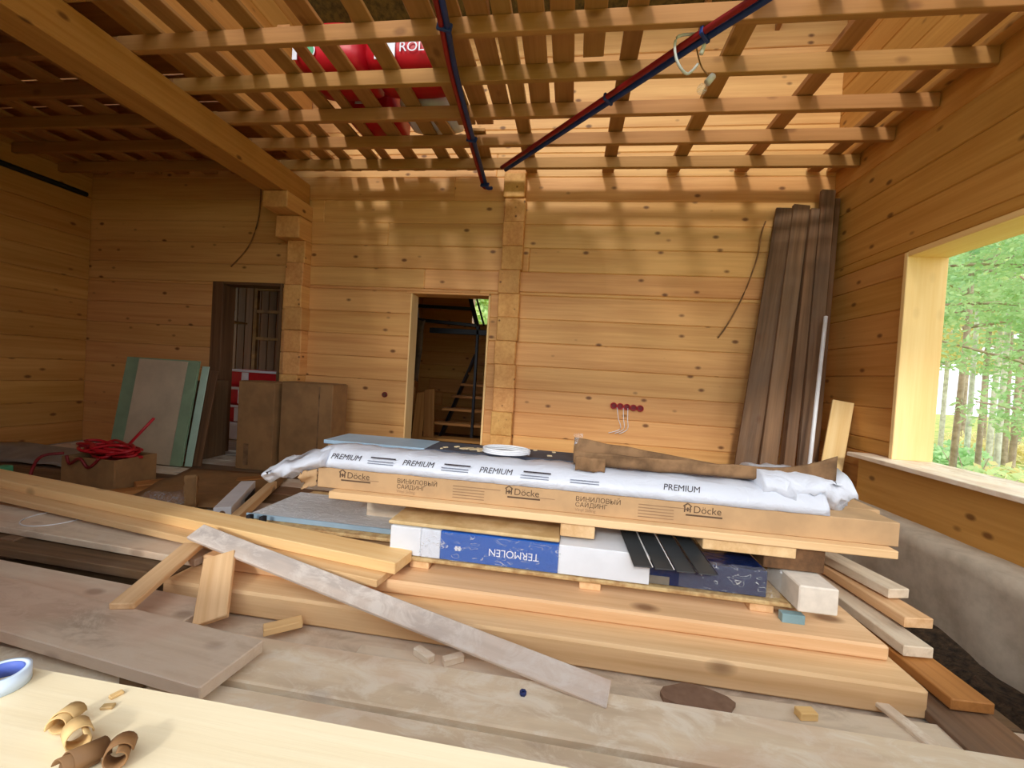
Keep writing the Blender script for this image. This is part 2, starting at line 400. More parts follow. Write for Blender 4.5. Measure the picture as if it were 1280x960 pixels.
# ------------------------------------------------------------------ window, doorways, rooms behind
w1 = empty('window_1', (2.82, 2.4, -.5), kind='structure')
box('jamb', 2.66, 2.96, 3.845, 3.885, -.50, 1.20, 'jamb_wood', w1, axis='Z')
box('jamb', 2.66, 2.96, .88, .92, -.50, 1.20, 'jamb_wood', w1, axis='Z')
box('head', 2.66, 2.96, .92, 3.845, 1.16, 1.205, 'jamb_wood', w1, axis='Y')
box('sill_board', 2.50, 2.98, .5, 4.14, -.535, -.50, 'plank_pale', w1, axis='Y')
box('sill_log', 2.58, 2.94, .5, 4.12, -.93, -.536, 'log_wood_shaded', w1, .015, axis='Y')
d1 = empty('door_1', (-4.25, 5.1, FZ), kind='structure')
box('jamb', -4.76, -4.60, 4.985, 5.2, FZ, 1.0, 'dark_board', d1, axis='Z')
box('jamb', -3.78, -3.75, 4.985, 5.2, FZ, 1.0, 'dark_board', d1, axis='Z')
box('head', -4.60, -3.78, 4.985, 5.2, .965, 1.0, 'dark_board', d1)
d2 = empty('door_2', (-1.5, 5.1, FZ), kind='structure')
box('jamb', -2.012, -1.995, 4.992, 5.22, FZ, .96, 'jamb_wood', d2, axis='Z')
box('jamb', -1.03, -1.005, 4.985, 5.22, FZ, .96, 'jamb_wood', d2, axis='Z')
box('head', -2.06, -1.005, 4.985, 5.22, .935, .96, 'log_wood', d2)
# rooms behind the back wall
fr = empty('floor_rear', (-3, 6.8, FZ), kind='structure')
for k in range(12):
    box('floor_plank', -6.9, .5, 5.26 + .27 * k, 5.26 + .27 * k + .26, FZ - .04, FZ, 'plank_brown', fr)
wre = empty('wall_rear', (-3, 8.4, FZ), kind='structure')
log_wall(wre, 'X', 8.4, .2, -6.9, .5, FZ, 13, [(-2.05, -1.15, 1.0, 2.1)], 'log_wood_shaded')
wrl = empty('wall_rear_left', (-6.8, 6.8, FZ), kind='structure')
log_wall(wrl, 'Y', -6.7, -.2, 5.22, 8.4, FZ, 13, [(5.45, 6.6, -.6, 1.6)], 'log_wood_shaded')  # unseen opening added here to let light into the left rear room
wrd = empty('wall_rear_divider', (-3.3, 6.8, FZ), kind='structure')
log_wall(wrd, 'Y', -3.3, .18, 5.22, 8.4, FZ, 13, [], 'log_wood_shaded')
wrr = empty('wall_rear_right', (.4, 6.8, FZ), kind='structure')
log_wall(wrr, 'Y', .3, .2, 5.22, 8.4, FZ, 13, [], 'log_wood_shaded')
cr = empty('ceiling_rear', (-3, 6.8, 2.36), kind='structure')
for k in range(13):
    box('ceiling_board', -6.9, .5, 5.22 + .26 * k, 5.22 + .26 * k + .255, 2.36, 2.39, 'plank_orange', cr)
# stairs seen through the middle doorway
st = empty('staircase', (-1.7, 6.2, FZ), 'wooden stair treads rising in the dark room beyond the middle doorway', 'staircase')
for k in range(8):
    box('tread', -2.15 + .06 * k, -1.02, 6.15 + .3 * k - .14, 6.15 + .3 * k + .14, -1.04 + .2 * k, -1.0 + .2 * k, 'plank_orange', st)
for x in (-2.02, -1.06):
    board('stringer', (x + .1, 6.0, -1.2), (x + .1, 8.3, .34), .04, .1, 'black_metal', st, up=(0, -.5, 1))
sf = empty('metal_stair_frame', (-2, 6.6, 1.2), 'black metal frame of an upper stair flight in the middle doorway', 'stair frame')
board('side_rail', (-2.42, 6.3, .74), (-2.72, 6.9, 1.40), .03, .07, 'black_metal', sf, up=(1, 0, 0))
board('side_rail', (-1.44, 6.3, .68), (-1.80, 6.9, 1.44), .03, .07, 'black_metal', sf, up=(1, 0, 0))
board('side_rail', (-1.36, 6.34, .74), (-1.70, 6.94, 1.44), .02, .03, 'black_metal', sf, up=(1, 0, 0))
for t in (.06, .44, .86):
    a = Vector((-2.42, 6.3, .74)).lerp(Vector((-2.72, 6.9, 1.40)), t); b = Vector((-1.44, 6.3, .68)).lerp(Vector((-1.80, 6.9, 1.44)), t)
    board('cross_bar', a, b, .07, .05, 'black_metal', sf)
box('post', -1.46, -1.42, 6.28, 6.33, FZ, .72, 'black_metal', sf)
box('landing_bar', -2.2, -1.2, 6.28, 6.34, .58, .66, 'black_metal', sf)
P = [[(-2.62 + .5 * u - .1 * v + .03 * nz(u * 4, v * 3), 6.0 + .15 * math.sin(u * 5) + .1 * v, .72 - .9 * v + .05 * nz(u * 5, v * 5, 3)) for u in [k / 10 for k in range(11)]] for v in [k / 10 for k in range(11)]]
tag(grid('tarpaulin', P, 'tarp_brown', None, .01), 'brown crumpled tarpaulin hanging inside the middle doorway', 'tarpaulin')
pn = empty('door_leaf', (-2.3, 6.2, FZ), 'plain wooden boards standing upright inside the middle doorway', 'boards')
for x, h, a in ((-2.45, 1.0, 0), (-2.24, .92, .03), (-2.03, .98, .12)):
    board('upright_board', (x, 6.05, FZ + .01), (x - a, 6.3, FZ + h), .16, .03, 'plank_orange', pn, up=(0, -1, .2))
# the left doorway: stud frame and packs of insulation
sfm = empty('stud_partition', (-5, 6.3, FZ), 'pale stud framework standing in the room beyond the left doorway', 'stud frame')
for x in (-6.0, -5.37, -4.85): box('stud', x - .03, x + .03, 6.5, 6.56, FZ, 2.3, 'stud_wood', sfm, axis='Z')
for z in (.36, .82, 1.2): box('nogging', -5.34, -4.88, 6.5, 6.56, z - .025, z + .025, 'stud_wood', sfm)
for k in range(9): box('backing_board', -6.1 + .15 * k - .068, -6.1 + .15 * k + .068, 6.7, 6.72, FZ, 2.3, 'dark_board', sfm, axis='Z')
for k, (z, lab) in enumerate(((FZ, 'lowest'), (-1.0, 'second from the bottom'), (-.72, 'third from the bottom'), (-.44, 'topmost'))):
    e = empty('insulation_pack', (-4.95, 6.1, z), 'red and white insulation pack in the left doorway, %s in the stack' % lab, 'insulation pack', 'insulation packs in the left doorway')
    P = []
    for i in range(9):
        x = -5.5 + i * 1.12 / 8; rr = .9 + .1 * math.sin(math.pi * i / 8); c = []
        for a in range(16):
            th = 2 * math.pi * a / 16; cx, cz = math.cos(th), math.sin(th)
            q = max(abs(cx), abs(cz)); c.append((x, 6.14 + .24 * rr * cx / q * (.97 + .04 * nz(x * 3, a, k)), z + .138 + .135 * rr * cz / q))
        P.append(c)
    grid('wrapper', P, 'insulation_red' if k != 0 else 'insulation_white', e, 0, closed=True)
    box('white_band', -5.5, -4.4, 5.885, 5.90, z + .235, z + .272, 'insulation_white', e)
    box('white_panel', -5.2 + .05 * k, -5.08 + .05 * k, 5.888, 5.90, z + .02, z + .23, 'insulation_white', e)
tag(box('white_box', -5.86, -5.66, 6.2, 6.4, .62, .80, 'paper_white'), 'small white box high in the dark left doorway', 'box')
shb = box('shelf_board', -5.95, -5.5, 6.1, 6.5, .585, .615, 'stud_wood'); tag(shb, 'narrow shelf board under the white box in the left doorway', 'shelf')

# ------------------------------------------------------------------ forest outside the window
def blob_leaves(bm, c, rad, n, size, flat=.6):
    for _ in range(n):
        while True:
            p = Vector((random.uniform(-1, 1), random.uniform(-1, 1), random.uniform(-1, 1)))
            if p.length < 1: break
        p = c + Vector((p.x * rad, p.y * rad, p.z * rad * flat)); s = size * random.uniform(.6, 1.3)
        a = Vector((random.gauss(0, 1), random.gauss(0, 1), random.gauss(0, .6))).normalized()
        b = a.cross(Vector((random.gauss(0, 1), random.gauss(0, 1), random.gauss(0, 1)))).normalized()
        vs = [bm.verts.new(p + q) for q in (a * s, b * s * .45, -a * s, -b * s * .45)]
        bm.faces.new(vs)
def tree(name, x, y, h, r, bark, leaf, label, crown0, crowns, lean=0, lsize=.16, nleaf=260, cat='tree', spread=1.6, limbs=None):
    e = empty(name, (x, y, -H + .02), label, cat, 'trees of the wood outside the window')
    bm = bmesh.new()
    tube_bm(bm, [(0, 0, -.4), (lean * .3, .02 * h * nz(x, y), h * .35), (lean * .7, .03 * h * nz(y, x), h * .7), (lean, 0, h)], r, 8, r * .3)
    br = []
    for k in range(crowns):
        t = crown0 + (1 - crown0) * (k + .5) / crowns; a = random.uniform(0, 6.28)
        L = spread * (1.15 - t) * random.uniform(.7, 1.2) + .3
        br.append((Vector((lean * t, 0, h * t)), Vector((math.cos(a) * L + lean * t, math.sin(a) * L, h * t + random.uniform(-.25, .3)))))
    for q in (limbs or []): br.append((Vector(q[0]), Vector(q[1])))
    for a, b in br: tube_bm(bm, [a, a.lerp(b, .5) + Vector((0, 0, .06)), b], .028, 5, .008)
    link('trunk', mesh_of(bm, bark, True), WM[e], e)
    bm = bmesh.new()
    for a, b in br:
        n = max(2, int((b - a).length / .45))
        for q in range(n): blob_leaves(bm, a.lerp(b, .35 + .7 * q / n), .42, nleaf // n, lsize)
    tag(link('foliage', mesh_of(bm, leaf), WM[e], e), kind='stuff')
    return e
def out(xp, d, dz=0):
    """plan point at distance d from the camera in the direction of the window column xp"""
    a = math.atan((xp - 640) / 525) - R_(7.8); return d * math.sin(a), d * math.cos(a)
x, y = out(1265, 6.2)
near = [((0, 0, 1.9), (-1.3, .1, 2.35)), ((0, 0, 2.3), (-1.1, -.4, 2.9)), ((0, 0, 2.7), (-1.5, .4, 2.75)), ((0, 0, 3.1), (-1.2, -.3, 3.5)), ((0, 0, 1.5), (-1.2, -.2, 1.75)), ((0, 0, 2.2), (.5, -1.3, 2.4)), ((0, 0, 2.9), (.3, -1.4, 3.3)), ((0, 0, 3.4), (-1.3, .5, 3.9))]
tree('pine_tree', x + .9, y + .2, 6.5, .09, 'bark_pine', 'needles', 'young green pine whose branches reach across the window view', .3, 10, 0, .034, 900, spread=2.0, limbs=near)
spots = [(1195, 9, 9, .09, 'bark_pine', 'needles_dark', 'dark-barked pine beside the left edge of the window view'),
         (1214, 13, 11, .1, 'bark_birch', 'leaves_pale', 'pale birch with thin leaves behind the leftmost pine outside'),
         (1228, 10.5, 10, .08, 'bark_pine', 'needles', 'slim brown pine trunk in the middle of the window view'),
         (1241, 16, 12, .13, 'bark_birch', 'leaves_yellow', 'white birch with yellowing leaves deep in the wood'),
         (1252, 11.5, 11, .1, 'bark_birch', 'leaves_pale', 'bright birch trunk right of the slim pine outside'),
         (1262, 18, 13, .14, 'bark_pine', 'needles_dark', 'far pine seen between the two birches outside'),
         (1271, 9.6, 10, .085, 'bark_pine', 'needles', 'grey pine trunk near the right edge of the photo'),
         (1180, 17, 12, .12, 'bark_birch', 'leaves_yellow', 'yellow autumn birch far behind the window jamb'),
         (1206, 21, 13, .14, 'bark_pine', 'needles', 'distant green pine low in the left of the window'),
         (1234, 24, 14, .15, 'bark_pine', 'leaves_pale', 'distant pale tree at the back of the wood'),
         (1276, 22, 14, .15, 'bark_pine', 'leaves_yellow', 'distant golden tree at the right edge of the window')]
for k, (xp, d, h, r, bk, lf, lab) in enumerate(spots):
    x, y = out(xp, d)
    tree('pine_tree' if bk == 'bark_pine' else 'birch_tree', x, y, h, r * .5, bk, lf, lab, .22 if d > 14 else .30, 26 if d < 14 else 34, random.uniform(-.4, .4), .07 if d < 14 else .11, 300, spread=2.2 if d < 14 else 3.4)
for k, (xp, d, lf, lab) in enumerate(((1188, 8.5, 'leaves_yellow', 'yellowish low bush under the window view at left'), (1222, 12, 'needles', 'green low bush in the middle of the window view'), (1255, 9.5, 'leaves_pale', 'pale green low bush at the right of the window view'), (1240, 20, 'leaves_yellow', 'golden undergrowth far behind the birch trunks'))):
    x, y = out(xp, d)
    e = empty('bush', (x, y, -H), lab, 'bush', 'undergrowth outside the window')
    bm = bmesh.new()
    for q in range(9): blob_leaves(bm, Vector((random.uniform(-1.2, 1.2), random.uniform(-1, 1), random.uniform(.2, .7))), .5, 160, .08)
    tag(link('foliage', mesh_of(bm, lf), WM[e], e), kind='stuff')
    bm = bmesh.new()
    for q in range(6): tube_bm(bm, [(0, 0, 0), (random.uniform(-.8, .8), random.uniform(-.8, .8), .8)], .015, 5, .006)
    link('stems', mesh_of(bm, 'bark_pine'), WM[e], e)
tree('garden_tree', -2.6, 12.5, 7, .1, 'bark_birch', 'leaves_pale', 'pale tree glimpsed through the window behind the stair frame', .25, 22, 0, .12, 260)

# ------------------------------------------------------------------ foreground ledge and what lies on it
lg = box('window_ledge', -3.0, 2.5, -.25, .50, -.498, -.45, 'ledge_wood', None, .014)
tag(lg, 'pale planed ledge board across the lower left foreground', 'ledge')
tr_ = empty('tape_roll', (-.716, .450, -.45), 'white tape roll with blue core lying on the foreground ledge', 'tape roll')
def ring(name, c, r0, r1, h, m, parent, tilt=(0, 0, 0), seg=32, sq=1):
    bm = bmesh.new(); rr = []
    for rad, z in ((r1, 0), (r1, h), (r0, h), (r0, 0)): rr.append([bm.verts.new((rad * math.cos(2 * math.pi * k / seg), rad * math.sin(2 * math.pi * k / seg), z)) for k in range(seg)])
    for a in range(4):
        A, B = rr[a], rr[(a + 1) % 4]
        for k in range(seg): bm.faces.new((A[k], A[(k + 1) % seg], B[(k + 1) % seg], B[k]))
    bmesh.ops.recalc_face_normals(bm, faces=bm.faces[:])
    mw = Matrix.Translation((c[0], c[1], c[2] + H)) @ Euler([R_(t) for t in tilt]).to_matrix().to_4x4()
    return link(name, mesh_of(bm, m, True), mw, parent)
ring('tape_winding', (-.716, .450, -.4495), .0225, .0285, .02, 'tape_white', tr_)
ring('core', (-.716, .450, -.4495), .0205, .0223, .019, 'tape_blue', tr_)
def curl(name, c, r, turns, w, m, rise, rz, lab, tilt=(80, 0, 0)):
    P = []
    for k in range(int(turns * 16) + 1):
        a = k / 16 * 2 * math.pi; rr = r * (1 - .35 * k / (turns * 16))
        P.append([(rr * math.cos(a) + rise * k / 16 * .0, rr * math.sin(a), -w / 2 + rise * k / 16), (rr * math.cos(a), rr * math.sin(a), w / 2 + rise * k / 16)])
    bm = bmesh.new(); V = [[bm.verts.new(p) for p in row] for row in P]
    for i in range(len(V) - 1): bm.faces.new((V[i][0], V[i][1], V[i + 1][1], V[i + 1][0]))
    mw = Matrix.Translation((c[0], c[1], c[2] + H)) @ Euler((R_(tilt[0]), R_(tilt[1]), R_(rz))).to_matrix().to_4x4()
    o = link(name, mesh_of(bm, m, True), mw); md = o.modifiers.new('thickness', 'SOLIDIFY'); md.thickness = .0015
    return tag(o, lab, 'wood shaving', 'wood shavings on the ledge')
curl('wood_shaving', (-.567, .420, -.439), .011, 1.6, .02, 'curl_wood', .008, 20, 'pale curled wood shaving nearest the tape roll')
curl('wood_shaving', (-.532, .402, -.438), .012, 1.2, .03, 'curl_wood', .012, 60, 'tan curled wood shaving in the middle of the ledge')
curl('wood_shaving', (-.488, .382, -.438), .012, 1.5, .03, 'curl_brown', .008, -20, 'brown curled wood shaving with a dark knot on the ledge')
curl('wood_shaving', (-.465, .395, -.438), .012, 1.3, .022, 'curl_brown', .01, 40, 'small dark brown shaving rightmost on the ledge')
for k, (x, y, r, lab) in enumerate(((-.55, .45, 20, 'tiny wood chip beyond the shavings on the ledge'), (-.56, .468, 70, 'tiny wood chip nearest the edge of the ledge'))):
    tag(box('wood_chip', x - .007, x + .007, y - .004, y + .004, -.45, -.446, 'curl_wood', None, .001, rz=r), lab, 'wood chip', 'wood chips on the ledge')

# ------------------------------------------------------------------ lumber in front of the stack
def lum(name, x0, x1, y0, y1, z0, z1, m, lab, cat='board', rz=0, ry=0, bev=.006, grp='loose boards around the stack'):
    return tag(box(name, x0, x1, y0, y1, z0, z1, m, None, bev, rz=rz, ry=ry), lab, cat, grp)
lum('plank', -1.95, 2.3, 1.40, 1.645, -1.25, -1.2, 'plank_pale', 'wide pale dusty plank lying nearest the stack in the foreground')
lum('plank', -3.1, 2.2, 1.16, 1.385, -1.262, -1.212, 'plank_pale', 'second pale dusty plank, between the wide plank and the ledge')
lum('plank', -3.4, 2.2, .92, 1.145, -1.256, -1.206, 'plank_pale', 'third pale plank, partly hidden behind the foreground ledge', rz=.4)
lum('plank', -3.3, -.9, 1.13, 1.16, -1.205, -1.17, 'dark_board', 'dark reddish batten along the edge of the ledge', rz=-1.0)
o = board('plank', (-3.6, 1.62, -1.145), (-1.16, 1.385, -1.145), .27, .05, 'plank_grey', None); tag(o, 'thick grey dusty plank with a sawn end in the left foreground', 'board', 'loose boards around the stack')
for x, y in ((-3.2, 1.58), (-1.5, 1.40)): box('bearer', x - .05, x + .05, y - .1, y + .1, -1.21, -1.171, 'plank_brown', floor)
# two big planks under the stack
lum('timber', -2.0, 1.50, 1.87, 2.35, -1.278, -1.155, 'plank_fresh', 'big fresh orange plank at the bottom front of the stack', bev=.012)
lum('timber', -1.93, 1.46, 2.03, 2.5, -1.154, -1.085, 'plank_fresh', 'broad pale plank lying on the big bottom plank', bev=.01)
box('bearer', -1.9, 1.4, 2.36, 3.1, -1.278, -1.156, 'plank_brown', floor)
# left group
def lb(p0, p1, w, t, m, lab, up=(0, 0, 1)):
    return tag(board('board', p0, p1, w, t, m, None, up), lab, 'board', 'loose boards around the stack')
lb((-4.55, 2.66, -1.012), (-.80, 2.09, -1.012), .17, .06, 'pine_new', 'long yellow squared timber crossing the left side of the picture')
lb((-4.2, 2.52, -1.063), (-.86, 2.03, -1.063), .19, .04, 'plank_fresh', 'rough plank directly under the long yellow timber')
lb((-4.6, 2.30, -1.13), (-1.95, 2.15, -1.13), .26, .04, 'plank_grey', 'brownish plank with a plastic ring on it at the left')
lb((-4.6, 2.12, -1.19), (-2.02, 2.03, -1.19), .2, .05, 'plank_brown', 'dark plank below the brownish ringed plank')
lb((-4.4, 1.88, -1.22), (-1.65, 1.72, -1.22), .22, .05, 'plank_grey', 'grey plank in the shade behind the thick grey plank')
box('bearer', -3.3, -3.2, 2.05, 2.45, -1.275, -1.152, 'plank_brown', floor)
box('bearer', -4.0, -3.9, 1.8, 2.6, -1.275, -1.22, 'plank_brown', floor)
lb((-1.86, 1.56, -1.105), (-2.01, 2.06, -1.05), .10, .03, 'plank_fresh', 'short pale stick leaning from the grey plank to the timber')
lb((-1.555, 1.70, -1.21), (-1.735, 1.94, -1.025), .14, .03, 'plank_fresh', 'short wide board propped under the long grey batten', up=(0, -.6, 1))
lb((-2.00, 2.06, -.975), (.22, 1.60, -1.178), .10, .024, 'batten_grey', 'long weathered grey batten slanting down across the planks', up=(0, -.5, 1))
ring('plastic_ring', (-3.25, 2.29, -1.108), .15, .156, .006, 'white_plastic', None, seg=40)
tag(bpy.data.objects['plastic_ring'], 'thin white plastic ring lying on the brownish plank', 'ring')
lb((-.85, 1.70, -1.262), (1.7, 1.76, -1.262), .13, .03, 'plank_grey', 'low grey board in the gap before the big orange plank')
for k, (x, y, w, l, m, r, lab) in enumerate(((-1.25, 1.78, .06, .16, 'pine_new', 40, 'small pale offcut in the gap left of the batten'), (-.55, 1.735, .04, .1, 'plank_pale', -30, 'tiny offcut beside the grey batten'), (-.42, 1.735, .035, .09, 'plank_pale', 35, 'tiny slanted offcut near the grey batten'), (.98, 1.74, .04, .07, 'pine_new', 10, 'small yellow foam crumb in front of the orange plank'))):
    tag(box('offcut', x - l / 2, x + l / 2, y - w / 2, y + w / 2, -1.246, -1.215, m, None, .003, rz=r), lab, 'offcut', 'offcuts in the gap')
bm = bmesh.new(); V = []
for k in range(14):
    a = 2 * math.pi * k / 14; rr = .13 * (1 + .35 * nz(math.cos(a) * 2, math.sin(a) * 2)); V.append(bm.verts.new((rr * math.cos(a) * 1.1, rr * math.sin(a) * .55, 0)))
f = bm.faces.new(V); g = bmesh.ops.extrude_face_region(bm, geom=[f])
for v in g['geom']:
    if isinstance(v, bmesh.types.BMVert): v.co.z += .018
tag(link('bark_piece', mesh_of(bm, 'stone_pit'), Matrix.Translation((.58, 1.735, H - 1.246))), 'flat brown scrap of bark before the orange plank', 'bark')
nt = empty('bolt_nut', (-.1, 1.56, -1.2), 'dark blue nut lying on the wide pale plank', 'nut')
ring('nut_body', (-.1, 1.56, -1.1995), .007, .013, .014, 'pipe_blue', nt, seg=6)
o = lb((1.38, 1.68, -1.24), (1.30, 2.0, -1.24), .05, .02, 'plank_pale', 'short pale sliver at the right end of the gap')

# right-hand planks running back beside the stack
for k, (a, b, w, t, m, lab) in enumerate((
        ((1.60, 3.25, -1.24), (1.62, 1.50, -1.255), .26, .04, 'plank_brown', 'lowest brown board running back at the right of the stack'),
        ((1.60, 3.1, -1.19), (1.66, 1.88, -1.20), .16, .045, 'plank_orange', 'second board from below at the right of the stack'),
        ((1.56, 3.1, -1.13), (1.64, 2.12, -1.14), .13, .05, 'plank_grey', 'third board from below at the right of the stack'),
        ((1.62, 3.1, -1.06), (1.74, 2.26, -1.075), .14, .05, 'plank_fresh', 'board with a pale sawn end at the right of the stack'),
        ((1.58, 3.1, -1.0), (1.76, 2.42, -1.01), .12, .05, 'plank_grey', 'topmost grey board at the right of the stack'))):
    lb(a, b, w, t, m, lab)

# ------------------------------------------------------------------ the stack: plywood, wrapped packs, pallet, boxes, bags
pl = lum('plywood_sheet', -.955, 1.22, 2.17, 3.1, -1.04, -1.018, 'osb', 'rough board sheet under the blue wrapped packs', 'sheet')
lum('plywood_sheet', -1.97, -.96, 2.365, 3.1, -1.04, -1.018, 'osb', 'rough board sheet under the translucent panel, left of the blue pack', 'sheet')
for k, (x, lab) in enumerate(((-.75, 'left'), (.17, 'middle'), (1.0, 'right'))):
    o = box('bearer_block', x - .055, x + .055, 2.19, 2.9, -1.084, -1.041, 'plank_fresh', None, axis='Y'); tag(o, '%s wooden bearer block under the rough board sheet' % lab, 'block', 'bearer blocks under the sheet')
bp = empty('wrapped_pack', (-.2, 2.4, -1.018), 'blue and white pack in clear film under the pallet', 'package')
for a, b, m in ((-.92, -.745, 'paper_white'), (-.745, -.635, 'white_wrapped'), (-.635, .0, 'blue_wrapped'), (.0, .46, 'paper_white')):
    box('carton_section', a, b - .001, 2.18, 2.62, -1.014, -.862, m, bp, .003)
P = [[(-.75 + .76 * u, 2.176 - .005 - .006 * abs(nz(u * 14, v * 5, 4)), -1.012 + .15 * v) for u in [k / 60 for k in range(61)]] for v in [k / 12 for k in range(13)]]
grid('clear_wrap', P, 'clear_film', bp, 0)
text('printed_word', 'TERMOLEN', (-.10, 2.1775, -.925), .056, 'paper_white', bp, (90, 180, 0), sx=.95)
for (x, z, w, h) in ((-.545, -.945, .012, .024), (-.528, -.945, .012, .024), (-.536, -.945, .04, .006)):
    box('printed_logo', x - w / 2, x + w / 2, 2.1768, 2.179, z - h / 2, z + h / 2, 'paper_white', bp, 0)
bp2 = empty('wrapped_pack', (.8, 2.4, -1.018), 'dark blue pack in shiny film at the right under the pallet', 'package')
box('carton_section', .462, 1.02, 2.2, 2.62, -1.014, -.885, 'blue_dark_wrapped', bp2, .003)
P = [[(.60 + .47 * u, 2.19 - .012 - .02 * abs(nz(u * 9, v * 4, 9)), -1.0 + .14 * v + .01 * nz(u * 12, v * 3)) for u in [k / 50 for k in range(51)]] for v in [k / 12 for k in range(13)]]
grid('clear_wrap', P, 'clear_film', bp2, 0)
box('grey_label', .462, .56, 2.196, 2.2, -1.01, -.97, 'steel_grey', bp2, 0)
lum('foam_block', 1.115, 1.285, 2.10, 2.42, -1.016, -.892, 'foam_white', 'white foam block at the right end of the packs', 'block', bev=.006)
lum('foam_tile', 1.06, 1.16, 2.12, 2.16, -1.085, -1.042, 'blue_tile', 'pale blue scrap under the white foam block', 'scrap', bev=.002)
lum('top_board', -.94, .0, 2.19, 2.60, -.858, -.838, 'plywood', 'pale plywood cover board on the blue and white pack', 'board', grp='')
# black metal strips poking out from below the pallet
for k in range(4):
    o = board('metal_strip', (.35 + .095 * k, 2.60, -.785), (.40 + .098 * k, 2.05, -.872), .085, .006, 'strip_black', None)
    tag(o, '%s dark metal strip poking out under the pallet' % ('leftmost', 'second', 'third', 'rightmost')[k], 'metal strip', 'metal strips under the pallet')
    board('pale_edge', (.35 + .095 * k + .044, 2.598, -.780), (.40 + .098 * k + .044, 2.05, -.867), .005, .003, 'white_plastic' if k < 2 else 'black_metal', o)
# pallet
pa = empty('pallet', (.1, 2.5, -.83), 'long wooden pallet carrying the cardboard boxes', 'pallet')
box('deck_board', -1.32, 1.60, 2.22, 2.36, -.765, -.725, 'plank_fresh', pa)
box('deck_board', -1.32, 1.60, 2.45, 2.57, -.765, -.725, 'plank_fresh', pa)
box('deck_board', -1.32, 1.60, 2.66, 2.80, -.765, -.725, 'plank_fresh', pa)
for (a, b) in ((0.0, .18), (.72, 1.16)): box('stringer_block', a, b, 2.235, 2.80, -.836 if a < .5 else -.822, -.766, 'plank_fresh', pa, axis='Y')
box('end_block', 1.02, 1.30, 2.25, 2.8, -.885, -.766, 'dark_board', pa, axis='Y')
box('rear_bearer', -1.3, -.95, 2.66, 2.80, -1.017, -.766, 'plank_grey', pa)
# milky panel on the left of the stack
mp = empty('milky_panel', (-1.5, 2.6, -1.01), 'translucent grey plastic panel lying left of the blue pack', 'panel')
box('panel_sheet', -2.0, -.97, 2.44, 2.98, -1.013, -1.0, 'milky_sheet', mp, .002)
box('panel_edge', -2.0, -.97, 2.425, 2.438, -1.016, -.985, 'blue_panel', mp, .002)
hk = empty('black_clip', (-1.88, 2.36, -1.017), 'black plastic clip beside the translucent panel', 'clip')
box('clip_base', -1.93, -1.81, 2.34, 2.37, -1.016, -1.004, 'black_rubber', hk)
for x in (-1.915, -1.825): box('clip_prong', x - .014, x + .014, 2.335, 2.375, -1.005, -.965, 'black_rubber', hk)
# cardboard siding boxes
sb = empty('siding_box', (.1, 2.4, -.724), 'long brown cardboard siding box with printed lettering on the pallet', 'cardboard box')
box('carton', -1.43, 1.64, 2.28, 2.50, -.724, -.605, 'cardboard', sb, .004)
P = [[(-1.43 - .1 * u - .01 * nz(u * 6, v * 6), 2.275 + .03 * u * math.sin(v * 6), -.715 + .10 * v - .03 * u + .03 * nz(u * 5, v * 5, 7) * u) for u in [k / 8 for k in range(9)]] for v in [k / 8 for k in range(9)]]
grid('torn_flap', P, 'cardboard', sb, .004)
sb2 = empty('siding_box', (.1, 2.63, -.724), 'second long cardboard box lying behind the lettered one', 'cardboard box')
box('carton', -1.38, 1.70, 2.505, 2.80, -.724, -.607, 'cardboard', sb2, .004)
Yt = 2.2785
def logo(x, z):
    text('printed_brand', 'Döcke', (x + .045, Yt, z), .052, 'ink_brown', sb)
    box('printed_bar', x + .01, x + .19, Yt - .0005, Yt + .001, z - .018, z - .010, 'ink_brown', sb, 0)
    for (a, b, w, h) in ((.0, .012, .034, .006), (.0, .0, .006, .03), (.028, .0, .006, .03), (.014, .004, .008, .02)):
        box('printed_house', x + a, x + a + w, Yt - .0005, Yt + .001, z + b, z + b + h, 'ink_brown', sb, 0)
    board('printed_house', (x - .004, Yt, z + .03), (x + .017, Yt, z + .046), .001, .006, 'ink_brown', sb, up=(0, 0, 1), bev=0)
    board('printed_house', (x + .038, Yt, z + .03), (x + .017, Yt, z + .046), .001, .006, 'ink_brown', sb, up=(0, 0, 1), bev=0)
for x in (-1.29, -.31, .63): logo(x, -.655)
for x in (-.94, .07):
    text('printed_words', 'ВИНИЛОВЫЙ', (x, Yt, -.653), .036, 'ink_brown', sb); text('printed_words', 'САЙДИНГ', (x, Yt, -.684), .034, 'ink_brown', sb)
    text('printed_words', 'Vinyl Siding', (x, Yt, -.708), .024, 'ink_faint', sb)
    for q in range(5): box('printed_line', x + .33, x + .33 + (.27 if q == 0 else .18), Yt - .0005, Yt + .001, -.64 - .016 * q, -.636 - .016 * q, 'ink_faint', sb, 0)
for x in (-1.03, -.02): box('printed_line', x - .13, x - .02, Yt - .0005, Yt + .001, -.66, -.657, 'ink_faint', sb, 0)

